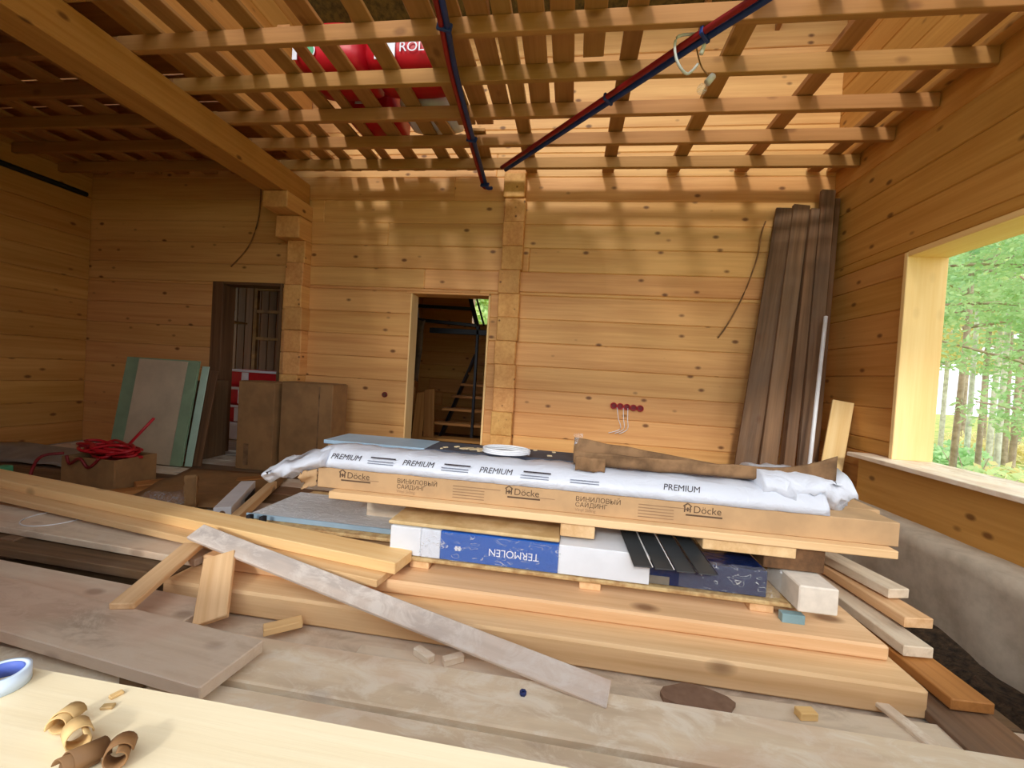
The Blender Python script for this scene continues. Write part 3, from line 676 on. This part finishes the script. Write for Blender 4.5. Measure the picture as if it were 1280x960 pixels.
# white printed bags on the boxes
bagP = empty('siding_bag', (0, 2.45, -.605), 'long white plastic bag printed PREMIUM lying on the cardboard box', 'plastic bag')
NX = 110
def bag_section(x, seed, s=1.0, h=.105, yc=2.43, hw=.155):
    c = []
    prof = [(-1, 0), (-.97, .35), (-.72, .86), (-.3, 1.0), (.2, 1.0), (.7, .95), (.97, .6), (1, .1), (.7, 0), (0, 0), (-.7, 0)]
    for j, (a, b) in enumerate(prof):
        n = .006 * nz(x * 7, j * 1.3, seed) + .004 * nz(x * 19, j * 2.1, seed + 4)
        c.append((x, yc + hw * a * s + n, -.603 + h * b * s + (n * 1.6 if b > .1 else abs(n) * .3)))
    return c
P = [bag_section(-1.44 + 2.76 * k / NX, 1) for k in range(NX + 1)]
grid('bag_body', P, 'white_film', bagP, 0, closed=True)
def crumple(name, x0, x1, parent, m, seed, y0=2.24, y1=2.62, zt=-.5, zb=-.62, droop=.0, n=30, amp=.03, shrink=.55):
    P = []
    for i in range(n + 1):
        u = i / n; x = x0 + (x1 - x0) * u; c = []
        for j in range(20):
            th = 2 * math.pi * j / 20; cx, cz = math.cos(th), math.sin(th)
            s = 1 - shrink * u ** 2
            q = amp * (.35 + u) * (nz(x * 9, j * .9, seed) + .6 * nz(x * 21, j * 1.9, seed + 2))
            yy = (y0 + y1) / 2 + (y1 - y0) / 2 * cx * s + q
            zz = (zt + zb) / 2 + (zt - zb) / 2 * cz * (.9 if u < .5 else .9 - .3 * (u - .5)) + q * .8 - droop * u
            c.append((x + .02 * nz(j, u * 5, seed), yy, max(zz, zb - droop * u - .0) if cz > -.5 else zz))
        P.append(c)
    return grid(name, P, m, parent, 0, closed=True)
crumple('crumpled_end', -1.38, -1.74, bagP, 'white_film', 3, 2.22, 2.58, -.49, -.615, droop=.12, shrink=-.05, amp=.045)
be = crumple('plastic_bundle', 1.02, 1.50, None, 'white_film', 8, 2.30, 2.68, -.40, -.597, droop=.0, amp=.05)
tag(be, 'crumpled white plastic bundle on the right end of the boxes', 'plastic bag')
fy = 2.43 - .155 * .86; fz = -.603 + .105 * .60
ang = math.degrees(math.atan2(.105 * .51, .155 * .25))
for k, (x, s) in enumerate(((-1.36, 1), (-.92, 1), (-.47, 1), (.52, 1))):
    text('printed_word', 'PREMIUM', (x, 2.43 - .155 * .93, -.603 + .105 * .50), .049, 'ink', bagP, (ang, 0, 0), shear=.2, sx=.92)
for x in (-1.11, -.67, -.22, .05):
    box('printed_bar', x, x + .15, 2.43 - .155 * .88 - .004, 2.43 - .155 * .88 + .001, -.603 + .105 * .72, -.603 + .105 * .78, 'ink', bagP, 0) if x < 0 and x > -1 or x < -1 else None
    for q in range(2): box('printed_line', x - .015, x + .14, 2.43 - .155 * (.955 - .02 * (1 - q)) - .004, 2.43 - .155 * (.955 - .02 * (1 - q)) + .002, -.603 + .105 * (.56 - .13 * q), -.603 + .105 * (.585 - .13 * q), 'ink_grey', bagP, 0)
# sheets behind the bags
bpn = empty('stacked_panels', (-1.2, 2.8, -.60), 'blue-grey coated panel lying behind the printed bag', 'panel')
box('panel_sheet', -1.60, -.90, 2.60, 2.92, -.53, -.505, 'blue_panel', bpn, .003)
box('panel_core', -1.58, -.90, 2.62, 2.9, -.606, -.531, 'cardboard', bpn, .003)
dsn = empty('dark_sheet', (-.4, 2.75, -.60), 'dark grey sheet with pale crumbs behind the printed bag', 'sheet')
box('sheet_panel', -.895, .10, 2.60, 2.90, -.53, -.505, 'dark_sheet', dsn, .003)
box('sheet_core', -.88, .08, 2.62, 2.88, -.606, -.531, 'cardboard', dsn, .003)
for k in range(16):
    x, y, s = random.uniform(-.8, .05), random.uniform(2.62, 2.86), random.uniform(.008, .02)
    if k < 5: x, y, s = -.66 + .03 * k, 2.7 + .02 * (k % 2), .03
    box('crumb', x - s, x + s, y - s * .7, y + s * .7, -.505, -.498, 'crumb', dsn, .002, rz=random.uniform(0, 90))
cc = []
for k in range(0, 3 * 24 + 1):
    a = 2 * math.pi * k / 24; rr = .145 + .006 * math.sin(k * .3); cc.append((-.37 + rr * math.cos(a), 2.60 + rr * .8 * math.sin(a), -.488 + .0055 * k / 24 * 2))
tag(tube('cable_coil', cc, .006, 'white_plastic', smooth=1), 'coil of thin white cable on the dark sheet', 'cable')
# torn cardboard trough
tp = empty('cardboard_trough', (.8, 2.55, -.5), 'torn open brown cardboard trough lying on the white bags', 'cardboard')
def trough(u, v):
    x = .05 + 1.36 * u
    lift = .10 * max(0, (u - .72) / .28) ** 2
    yy = 2.36 + .02 * math.sin(u * 4) + .30 * v + lift * .2
    if v < .25: zz = -.485 + (.25 - v) * 0 + .03 * math.sin((.25 - v) / .25 * 1.5) + (.045 + lift * .9) * (1 - v / .25)
    elif v < .72: zz = -.485
    else: zz = -.485 + (v - .72) / .28 * (.13 * max(.15, 1 - u * 1.15) + lift * .8)
    yy2 = 2.36 + .30 * (.25 if v < .25 else (v if v < .72 else .72 + (v - .72) * .25)) - (.03 if v < .25 else 0)
    return (x + .006 * nz(u * 9, v * 4), yy2 + .008 * nz(u * 8, v * 5, 2), zz + .008 * nz(u * 10, v * 6, 5) - .03 * u * 0)
P = [[trough(k / 40, j / 24) for j in range(25)] for k in range(41)]
grid('trough_shell', P, 'cardboard_worn', tp, .008)
P = [[(.06 + .16 * u, 2.33 + .015 * math.sin(u * 9), -.50 + .075 * v + .008 * nz(u * 7, v * 7)) for u in [k / 8 for k in range(9)]] for v in [k / 6 for k in range(7)]]
grid('torn_end_flap', P, 'cardboard_worn', tp, .004)
P = [[(.05 + .05 * u + .02 * nz(u * 8, v * 8), 2.58 + .02 * u, -.41 + .08 * v + .02 * nz(u * 9, v * 5, 3)) for u in [k / 6 for k in range(7)]] for v in [k / 6 for k in range(7)]]
grid('plastic_scrap', P, 'clear_film', tp, .001)

# ------------------------------------------------------------------ right back corner: leaning boards
def lean(name, p0, p1, w, t, m, lab, up=(0, -1, .2)):
    return tag(board(name, p0, p1, w, t, m, None, up), lab, 'board', 'boards leaning in the right corner')
lean('old_board', (1.78, 4.55, FZ + .01), (2.20, 4.93, 1.98), .20, .04, 'plank_brown', 'leftmost weathered brown board leaning in the right corner', up=(-.2, -1, .2))
lean('old_board', (1.97, 4.48, FZ + .01), (2.33, 4.90, 2.0), .16, .05, 'plank_brown', 'second weathered board from the left in the right corner')
lean('old_board', (2.17, 4.50, FZ + .01), (2.45, 4.88, 1.94), .10, .10, 'plank_brown', 'thick dark board in the middle of the corner boards')
lean('old_board', (2.30, 4.42, FZ + .01), (2.56, 4.86, 2.14), .13, .05, 'plank_brown', 'tallest grey-brown board leaning in the right corner')
lean('old_board', (2.42, 4.52, FZ + .01), (2.655, 4.90, 2.05), .05, .12, 'dark_board', 'rightmost dark board edge against the window wall')
lean('board_offcut', (2.36, 4.2, FZ + .01), (2.62, 4.45, -.06), .17, .035, 'pine_new', 'short yellow board leaning under the window corner', up=(-.3, -1, .2))
o = tube('white_pipe', [(2.16, 4.10, FZ + .015), (2.47, 4.56, .77)], .018, 'white_plastic', seg=12); tag(o, 'thin white plastic pipe leaning on the corner boards', 'pipe')

# ------------------------------------------------------------------ left back: boxes, plasterboard, red tools
for k, (x0, x1, lab) in enumerate(((-3.80, -3.34, 'left brown cardboard box standing by the left doorway'), (-3.30, -2.66, 'right brown cardboard box standing beside its twin'))):
    e = empty('cardboard_box', ((x0 + x1) / 2, 4.6, FZ), lab, 'cardboard box', 'cardboard boxes at the back wall')
    box('carton', x0, x1, 4.40 + .06 * k, 4.76 + .02 * k, FZ + .002, -.26 + .02 * k, 'cardboard_box', e, .006, axis='Z')
    box('top_flap', x0 + .005, (x0 + x1) / 2 - .003, 4.405 + .06 * k, 4.755, -.258 + .02 * k, -.252 + .02 * k, 'cardboard_box', e, .002)
    box('top_flap', (x0 + x1) / 2 + .003, x1 - .005, 4.405 + .06 * k, 4.755, -.258 + .02 * k, -.250 + .02 * k, 'cardboard_box', e, .002)
    if k: box('seam_tape', x1 - .17, x1 - .155, 4.455, 4.459, FZ + .05, -.27, 'cardboard_worn', e, 0)
    else: box('seam_tape', x0 + .1, x0 + .16, 4.395, 4.399, FZ + .05, FZ + .3, 'cardboard_worn', e, 0)
def sheet(name, xb, xt, w, yb, yt, zt, m, lab, t=.0125):
    b0 = Vector((xb + w / 2, yb, FZ + .01)); t0 = Vector((xt + w / 2, yt, zt))
    d = (t0 - b0).normalized()
    return tag(board(name, b0, t0, w, t, m, None, up=(0, -1, .3), bev=.002), lab, 'plasterboard', 'plasterboard sheets against the back wall')
sheet('plasterboard', -5.33, -5.33, 1.0, 4.24, 4.42, -.06, 'drywall_green', 'wide green plasterboard sheet leaning left of the door')
sheet('plasterboard', -5.13, -5.13, .66, 4.215, 4.395, -.075, 'drywall_beige', 'beige sheet in front of the green plasterboard')
sheet('plasterboard', -4.46, -4.46, .14, 4.21, 4.39, -.08, 'drywall_green', 'narrow green plasterboard strip right of the beige sheet')
sheet('plasterboard', -4.31, -4.31, .09, 4.25, 4.43, -.12, 'drywall_mint', 'mint edged plasterboard strip nearest the doorway')
sheet('plasterboard', -4.31, -4.31, .17, 4.29, 4.47, -.17, 'dark_board', 'dark brown board strip between plasterboard and doorway', t=.02)
for x in (-5.2, -4.5): box('prop_timber', x - .05, x + .05, 4.50, 4.98, FZ, -.3, 'plank_brown', wb, axis='Z')
rb = empty('tool_box', (-4.35, 3.5, FZ), 'open cardboard carton full of red tools at the left', 'carton')
for (a, b, c, d) in ((-4.62, -4.05, 3.28, 3.30), (-4.62, -4.05, 3.66, 3.68), (-4.62, -4.60, 3.30, 3.66), (-4.07, -4.05, 3.30, 3.66)):
    box('carton_side', a, b, c, d, FZ + .002, -1.0, 'cardboard_box', rb, .002)
box('carton_base', -4.6, -4.07, 3.30, 3.66, FZ + .002, FZ + .02, 'cardboard_box', rb, .002)
hs = []
for k in range(90):
    a = k * .55; hs.append((-4.33 + (.23 + .06 * math.sin(k * 1.7)) * math.cos(a + .4 * math.sin(k * .37)), 3.48 + (.12 + .04 * math.sin(k * 2.3)) * math.sin(a), -.985 + .07 * k / 90 + .035 * math.sin(k * .9)))
tag(tube('red_hose', hs, .014, 'red_plastic', smooth=3, seg=6), 'tangled coil of red hose heaped in the carton at the left', 'hose')
tag(tube('red_hose', [(-4.62, 3.30, -.98), (-4.72, 3.2, -1.0), (-4.76, 3.16, -1.12), (-4.74, 3.12, FZ + .012)], .014, 'dark_red', seg=6), 'dark red hose end hanging over the carton side', 'hose')
fn = empty('red_crate', (-4.3, 3.48, -1.2), 'red plastic tool case lying on top in the carton', 'case')
box('case_body', -4.52, -4.12, 3.38, 3.6, -1.255, -1.03, 'dark_red', fn, .015)
tube('case_handle', [(-4.45, 3.49, -1.03), (-4.40, 3.49, -.93), (-4.26, 3.49, -.91), (-4.18, 3.49, -1.03)], .014, 'dark_red', fn)
tag(tube('red_strap', [(-4.55, 3.27, -.99), (-4.5, 3.26, -1.06), (-4.38, 3.25, -1.0), (-4.3, 3.262, -1.08), (-4.2, 3.27, -.99)], .013, 'dark_red', seg=6), 'dark red strap looping over the front of the carton', 'strap')
tag(tube('red_rod', [(-4.40, 3.62, -1.02), (-4.17, 3.74, -.66)], .014, 'red_plastic'), 'straight red rod sticking up out of the carton', 'rod')
P = [[(-6.5 + 1.6 * u, 3.72 + .68 * v, FZ + .03 + .10 * math.sin(math.pi * v) * (1 - .4 * u) + .03 * nz(u * 5, v * 4)) for u in [k / 20 for k in range(21)]] for v in [k / 10 for k in range(11)]]
tag(grid('grey_film_sheet', P, 'grey_film', None, .006), 'grey crumpled film spread along the left wall', 'film')
tag(box('teal_can', -5.35, -5.25, 3.25, 3.35, FZ, -1.16, 'green_print', None, .01), 'small teal canister at the left edge of the photo', 'canister')
lb((-3.96, 3.40, FZ + .03), (-3.55, 3.98, FZ + .03), .17, .05, 'plank_orange', 'brown board lying on the floor before the plasterboard')
lb((-4.15, 2.95, FZ + .025), (-3.05, 4.15, FZ + .025), .13, .04, 'plank_orange', 'orange board slanting across the floor beside the cardboard')
P = [[(-3.55 + 1.0 * u - .45 * v, 2.92 + .25 * u + 1.1 * v, FZ + .062 - .04 * u + .05 * max(0, nz(u * 3, v * 3, 2))) for u in [k / 14 for k in range(15)]] for v in [k / 14 for k in range(15)]]
tag(grid('flattened_cardboard', P, 'cardboard_box', None, .006), 'large flattened cardboard spread on the floor at left', 'cardboard')
P = [[(-3.02 + .10 * u + .02 * nz(u * 9, v * 7), 2.98 + .06 * math.sin(u * 3), FZ + .05 + .26 * v) for u in [k / 8 for k in range(9)]] for v in [k / 8 for k in range(9)]]
tag(grid('cardboard_flap', P, 'cardboard_box', None, .005), 'upright cardboard flap beside the white metal profile', 'cardboard')
be = crumple('plastic_scrap', -3.3, -3.0, None, 'clear_film', 12, 2.86, 3.02, -1.10, FZ + .04, amp=.05, n=20); tag(be, 'crumpled clear plastic scrap on the flattened cardboard', 'plastic scrap')
pf = empty('metal_profile', (-2.7, 3.1, FZ), 'white boxed profile with a round hole behind the yellow timber', 'profile')
board('profile_body', (-2.56, 2.86, -1.19), (-2.92, 3.55, -1.19), .12, .10, 'white_plastic', pf)
d = Vector((-2.56 + 2.92, 2.86 - 3.55, 0)).normalized()
bm = bmesh.new(); bmesh.ops.create_cone(bm, cap_ends=True, segments=20, radius1=.022, radius2=.022, depth=.004)
q = d.to_track_quat('Z', 'Y').to_matrix().to_4x4(); q.translation = Vector((-2.56, 2.86, -1.19 + H)) + d * .002
link('end_hole', mesh_of(bm, 'dark_board'), q, pf)
board('dark_slot', (-2.66 + .062, 3.10 + .03, -1.19), (-2.83 + .062, 3.42 + .03, -1.19), .004, .05, 'black_rubber', pf)
lb((-2.40, 2.80, -1.20), (-2.78, 3.7, -1.20), .07, .07, 'plank_fresh', 'pale batten lying right beside the white profile')

# ------------------------------------------------------------------ pipes, wires and fittings
def pipe_pair(name, pts, lab, off):
    e = empty(name, pts[0], lab, 'pipes')
    tube('red_pipe', [(p[0] + off[0], p[1] + off[1], p[2] + off[2]) for p in pts], .021, 'pipe_red', e, 10)
    tube('blue_pipe', [(p[0] - off[0], p[1] - off[1], p[2] - off[2]) for p in pts], .021, 'pipe_blue', e, 10)
    n = len(pts) - 1
    for t in (.25, .5, .75):
        i = int(t * n); a = Vector(pts[i]).lerp(Vector(pts[i + 1]), t * n - i); dd = (Vector(pts[i + 1]) - Vector(pts[i])).normalized()
        u = Vector(off).normalized(); board('pipe_clip', a - dd * .012, a + dd * .012, .10, .055, 'black_rubber' if False else 'pipe_blue', e, up=dd.cross(u))
    return e
pipe_pair('heating_pipes', [(-.86, 1.6, 2.235), (-.93, 2.5, 2.235), (-1.02, 3.2, 2.235), (-1.13, 4.72, 2.225), (-1.12, 4.86, 2.18), (-1.08, 4.92, 2.20)], 'paired red and blue pipes running along the joists to the post', (-.02, 0, .004))
pipe_pair('heating_pipes', [(-.86, 4.55, 2.24), (.16, 3.44, 2.235), (.71, 2.84, 2.235), (1.08, 2.45, 2.235), (1.9, 1.5, 2.235)], 'paired red and blue pipes slanting to the upper right under the joists', (-.018, -.018, .004))
tag(tube('black_cable_pipe', [(-6.66, 2.6, 2.03), (-6.66, 3.6, 2.08), (-6.66, 4.9, 2.10)], .032, 'black_rubber', seg=10), 'thick black pipe along the top of the left wall', 'pipe')
# hanging lamp: cable, loop and bulb
lp = empty('hanging_bulb', (.80, 3.0, 2.0), 'bare bulb with white socket hanging on a dark wire', 'lamp')
tube('wire', [(.66, 2.9, 2.28), (.70, 2.95, 2.20), (.74, 2.98, 2.13), (.80, 3.0, 2.08)], .005, 'curl_brown', lp, 6)
tube('wire_loop', [(.66, 2.9, 2.29), (.55, 2.9, 2.27), (.56, 2.92, 2.15), (.64, 2.95, 2.07), (.71, 2.96, 2.14)], .009, 'paper_white', lp, 8)
tube('white_conduit', [(.745, 2.9, 2.30), (.71, 2.9, 2.16)], .014, 'white_plastic', lp, 10)
tube('socket', [(.82, 3.0, 2.085), (.785, 3.0, 2.04)], .024, 'bulb_white', lp, 12)
bm = bmesh.new(); bmesh.ops.create_uvsphere(bm, u_segments=16, v_segments=10, radius=.034)
link('glass_bulb', mesh_of(bm, 'bulb_glass', True), Matrix.Translation((.755, 3.0, 2.0 + H)), lp)
tag(tube('wire', [(2.02, 4.985, 1.86), (1.98, 4.97, 1.72), (1.95, 4.965, 1.45), (1.84, 4.965, 1.05), (1.70, 4.97, .72), (1.61, 4.985, .56)], .008, 'curl_brown', smooth=5), 'brown cable dangling on the back wall near the corner', 'wire')
tag(tube('wire', [(-4.12, 4.985, 2.28), (-4.11, 4.97, 2.0), (-4.13, 4.96, 1.75), (-4.25, 4.965, 1.45), (-4.5, 4.985, 1.2)], .008, 'curl_brown', smooth=5), 'brown cable curving down above the left doorway', 'wire')
for k in range(5):
    e = empty('junction_box', (.52 + .075 * k, 4.985, -.28 - .003 * k), 'red round socket box on the back wall, %s in the row of five' % ('leftmost', 'second from left', 'middle', 'second from right', 'rightmost')[k], 'socket box', 'red socket boxes on the back wall')
    ring('box_rim', (.52 + .075 * k, 4.996, -.28 - .003 * k), .028, .037, .03, 'red_plastic', e, (90, 0, 0), seg=20)
    bm = bmesh.new(); bmesh.ops.create_cone(bm, cap_ends=True, segments=20, radius1=.028, radius2=.028, depth=.004)
    link('box_back', mesh_of(bm, 'dark_red'), Matrix.Translation((.52 + .075 * k, 4.982, -.28 - .003 * k + H)) @ Matrix.Rotation(R_(90), 4, 'X'), e)
for k, (x, dx, lab) in enumerate(((.56, .05, 'left'), (.63, .02, 'middle'), (.68, .01, 'right'))):
    tag(tube('thin_wire', [(x, 4.97, -.30), (x + dx * .4, 4.955, -.42), (x + dx, 4.965, -.54), (x - .08, 4.97, -.60)], .004, 'white_plastic', seg=6), '%s thin white wire hanging from the red socket boxes' % lab, 'wire')
for k, (x, z, lab) in enumerate(((-2.28, -.34, 'small round red socket box left of the middle doorway'),)):
    e = empty('junction_box', (x, 4.985, z), lab, 'socket box')
    ring('box_rim', (x, 4.996, z), .022, .034, .02, 'dark_red', e, (90, 0, 0), seg=20)
    bm = bmesh.new(); bmesh.ops.create_cone(bm, cap_ends=True, segments=20, radius1=.022, radius2=.022, depth=.004)
    link('box_back', mesh_of(bm, 'dark_board'), Matrix.Translation((x, 4.985, z + H)) @ Matrix.Rotation(R_(90), 4, 'X'), e)
# insulation packs stored on the attic boards
def attic_pack(x0, x1, y0, y1, z0, z1, m, lab):
    e = empty('insulation_bag', ((x0 + x1) / 2, (y0 + y1) / 2, z0), lab, 'insulation pack', 'insulation packs on the boards above')
    P = []
    for i in range(11):
        u = i / 10; x = x0 + (x1 - x0) * u; rr = 1 - .12 * abs(2 * u - 1) ** 4; c = []
        for a in range(20):
            th = 2 * math.pi * a / 20; cx, cz = math.cos(th), math.sin(th); q = max(abs(cx), abs(cz)) ** .85
            c.append((x, (y0 + y1) / 2 + (y1 - y0) / 2 * cx / q * rr + .008 * nz(x * 6, a), (z0 + z1) / 2 + (z1 - z0) / 2 * cz / q * rr))
        P.append(c)
    grid('wrapper', P, m, e, 0, closed=True); return e
e = attic_pack(-2.42, -1.86, 3.18, 3.75, 2.424, 2.80, 'insulation_red', 'red insulation pack with a green round emblem above the joists')
def disc(name, p, r, m, parent):
    bm = bmesh.new(); bmesh.ops.create_cone(bm, cap_ends=True, segments=24, radius1=r, radius2=r, depth=.004)
    return link(name, mesh_of(bm, m), Matrix.Translation((p[0], p[1], p[2] + H)) @ Matrix.Rotation(R_(90), 4, 'X'), parent)
disc('emblem_ring', (-2.27, 3.172, 2.52), .068, 'paper_white', e); disc('emblem', (-2.27, 3.169, 2.52), .058, 'green_print', e)
box('white_corner', -2.40, -2.36, 3.17, 3.176, 2.45, 2.62, 'insulation_white', e, 0)
e = attic_pack(-1.80, -1.18, 3.20, 3.74, 2.424, 2.80, 'insulation_red', 'red insulation pack with a white label above the joists')
box('white_label', -1.70, -1.53, 3.185, 3.195, 2.44, 2.66, 'insulation_white', e, 0)
text('printed_word', 'ROLL', (-1.50, 3.186, 2.49), .11, 'insulation_white', e)
e = attic_pack(-1.75, -1.25, 3.78, 4.3, 2.424, 2.76, 'insulation_white', 'white insulation pack with dark lettering above the joists')
text('printed_word', 'NOVA', (-1.55, 3.768, 2.55), .11, 'ink', e)
e = attic_pack(-2.35, -1.85, 3.82, 4.35, 2.424, 2.70, 'insulation_red', 'dark red insulation pack behind the other packs above')
box('white_label', -2.2, -2.0, 3.806, 3.812, 2.5, 2.64, 'insulation_white', e, 0)
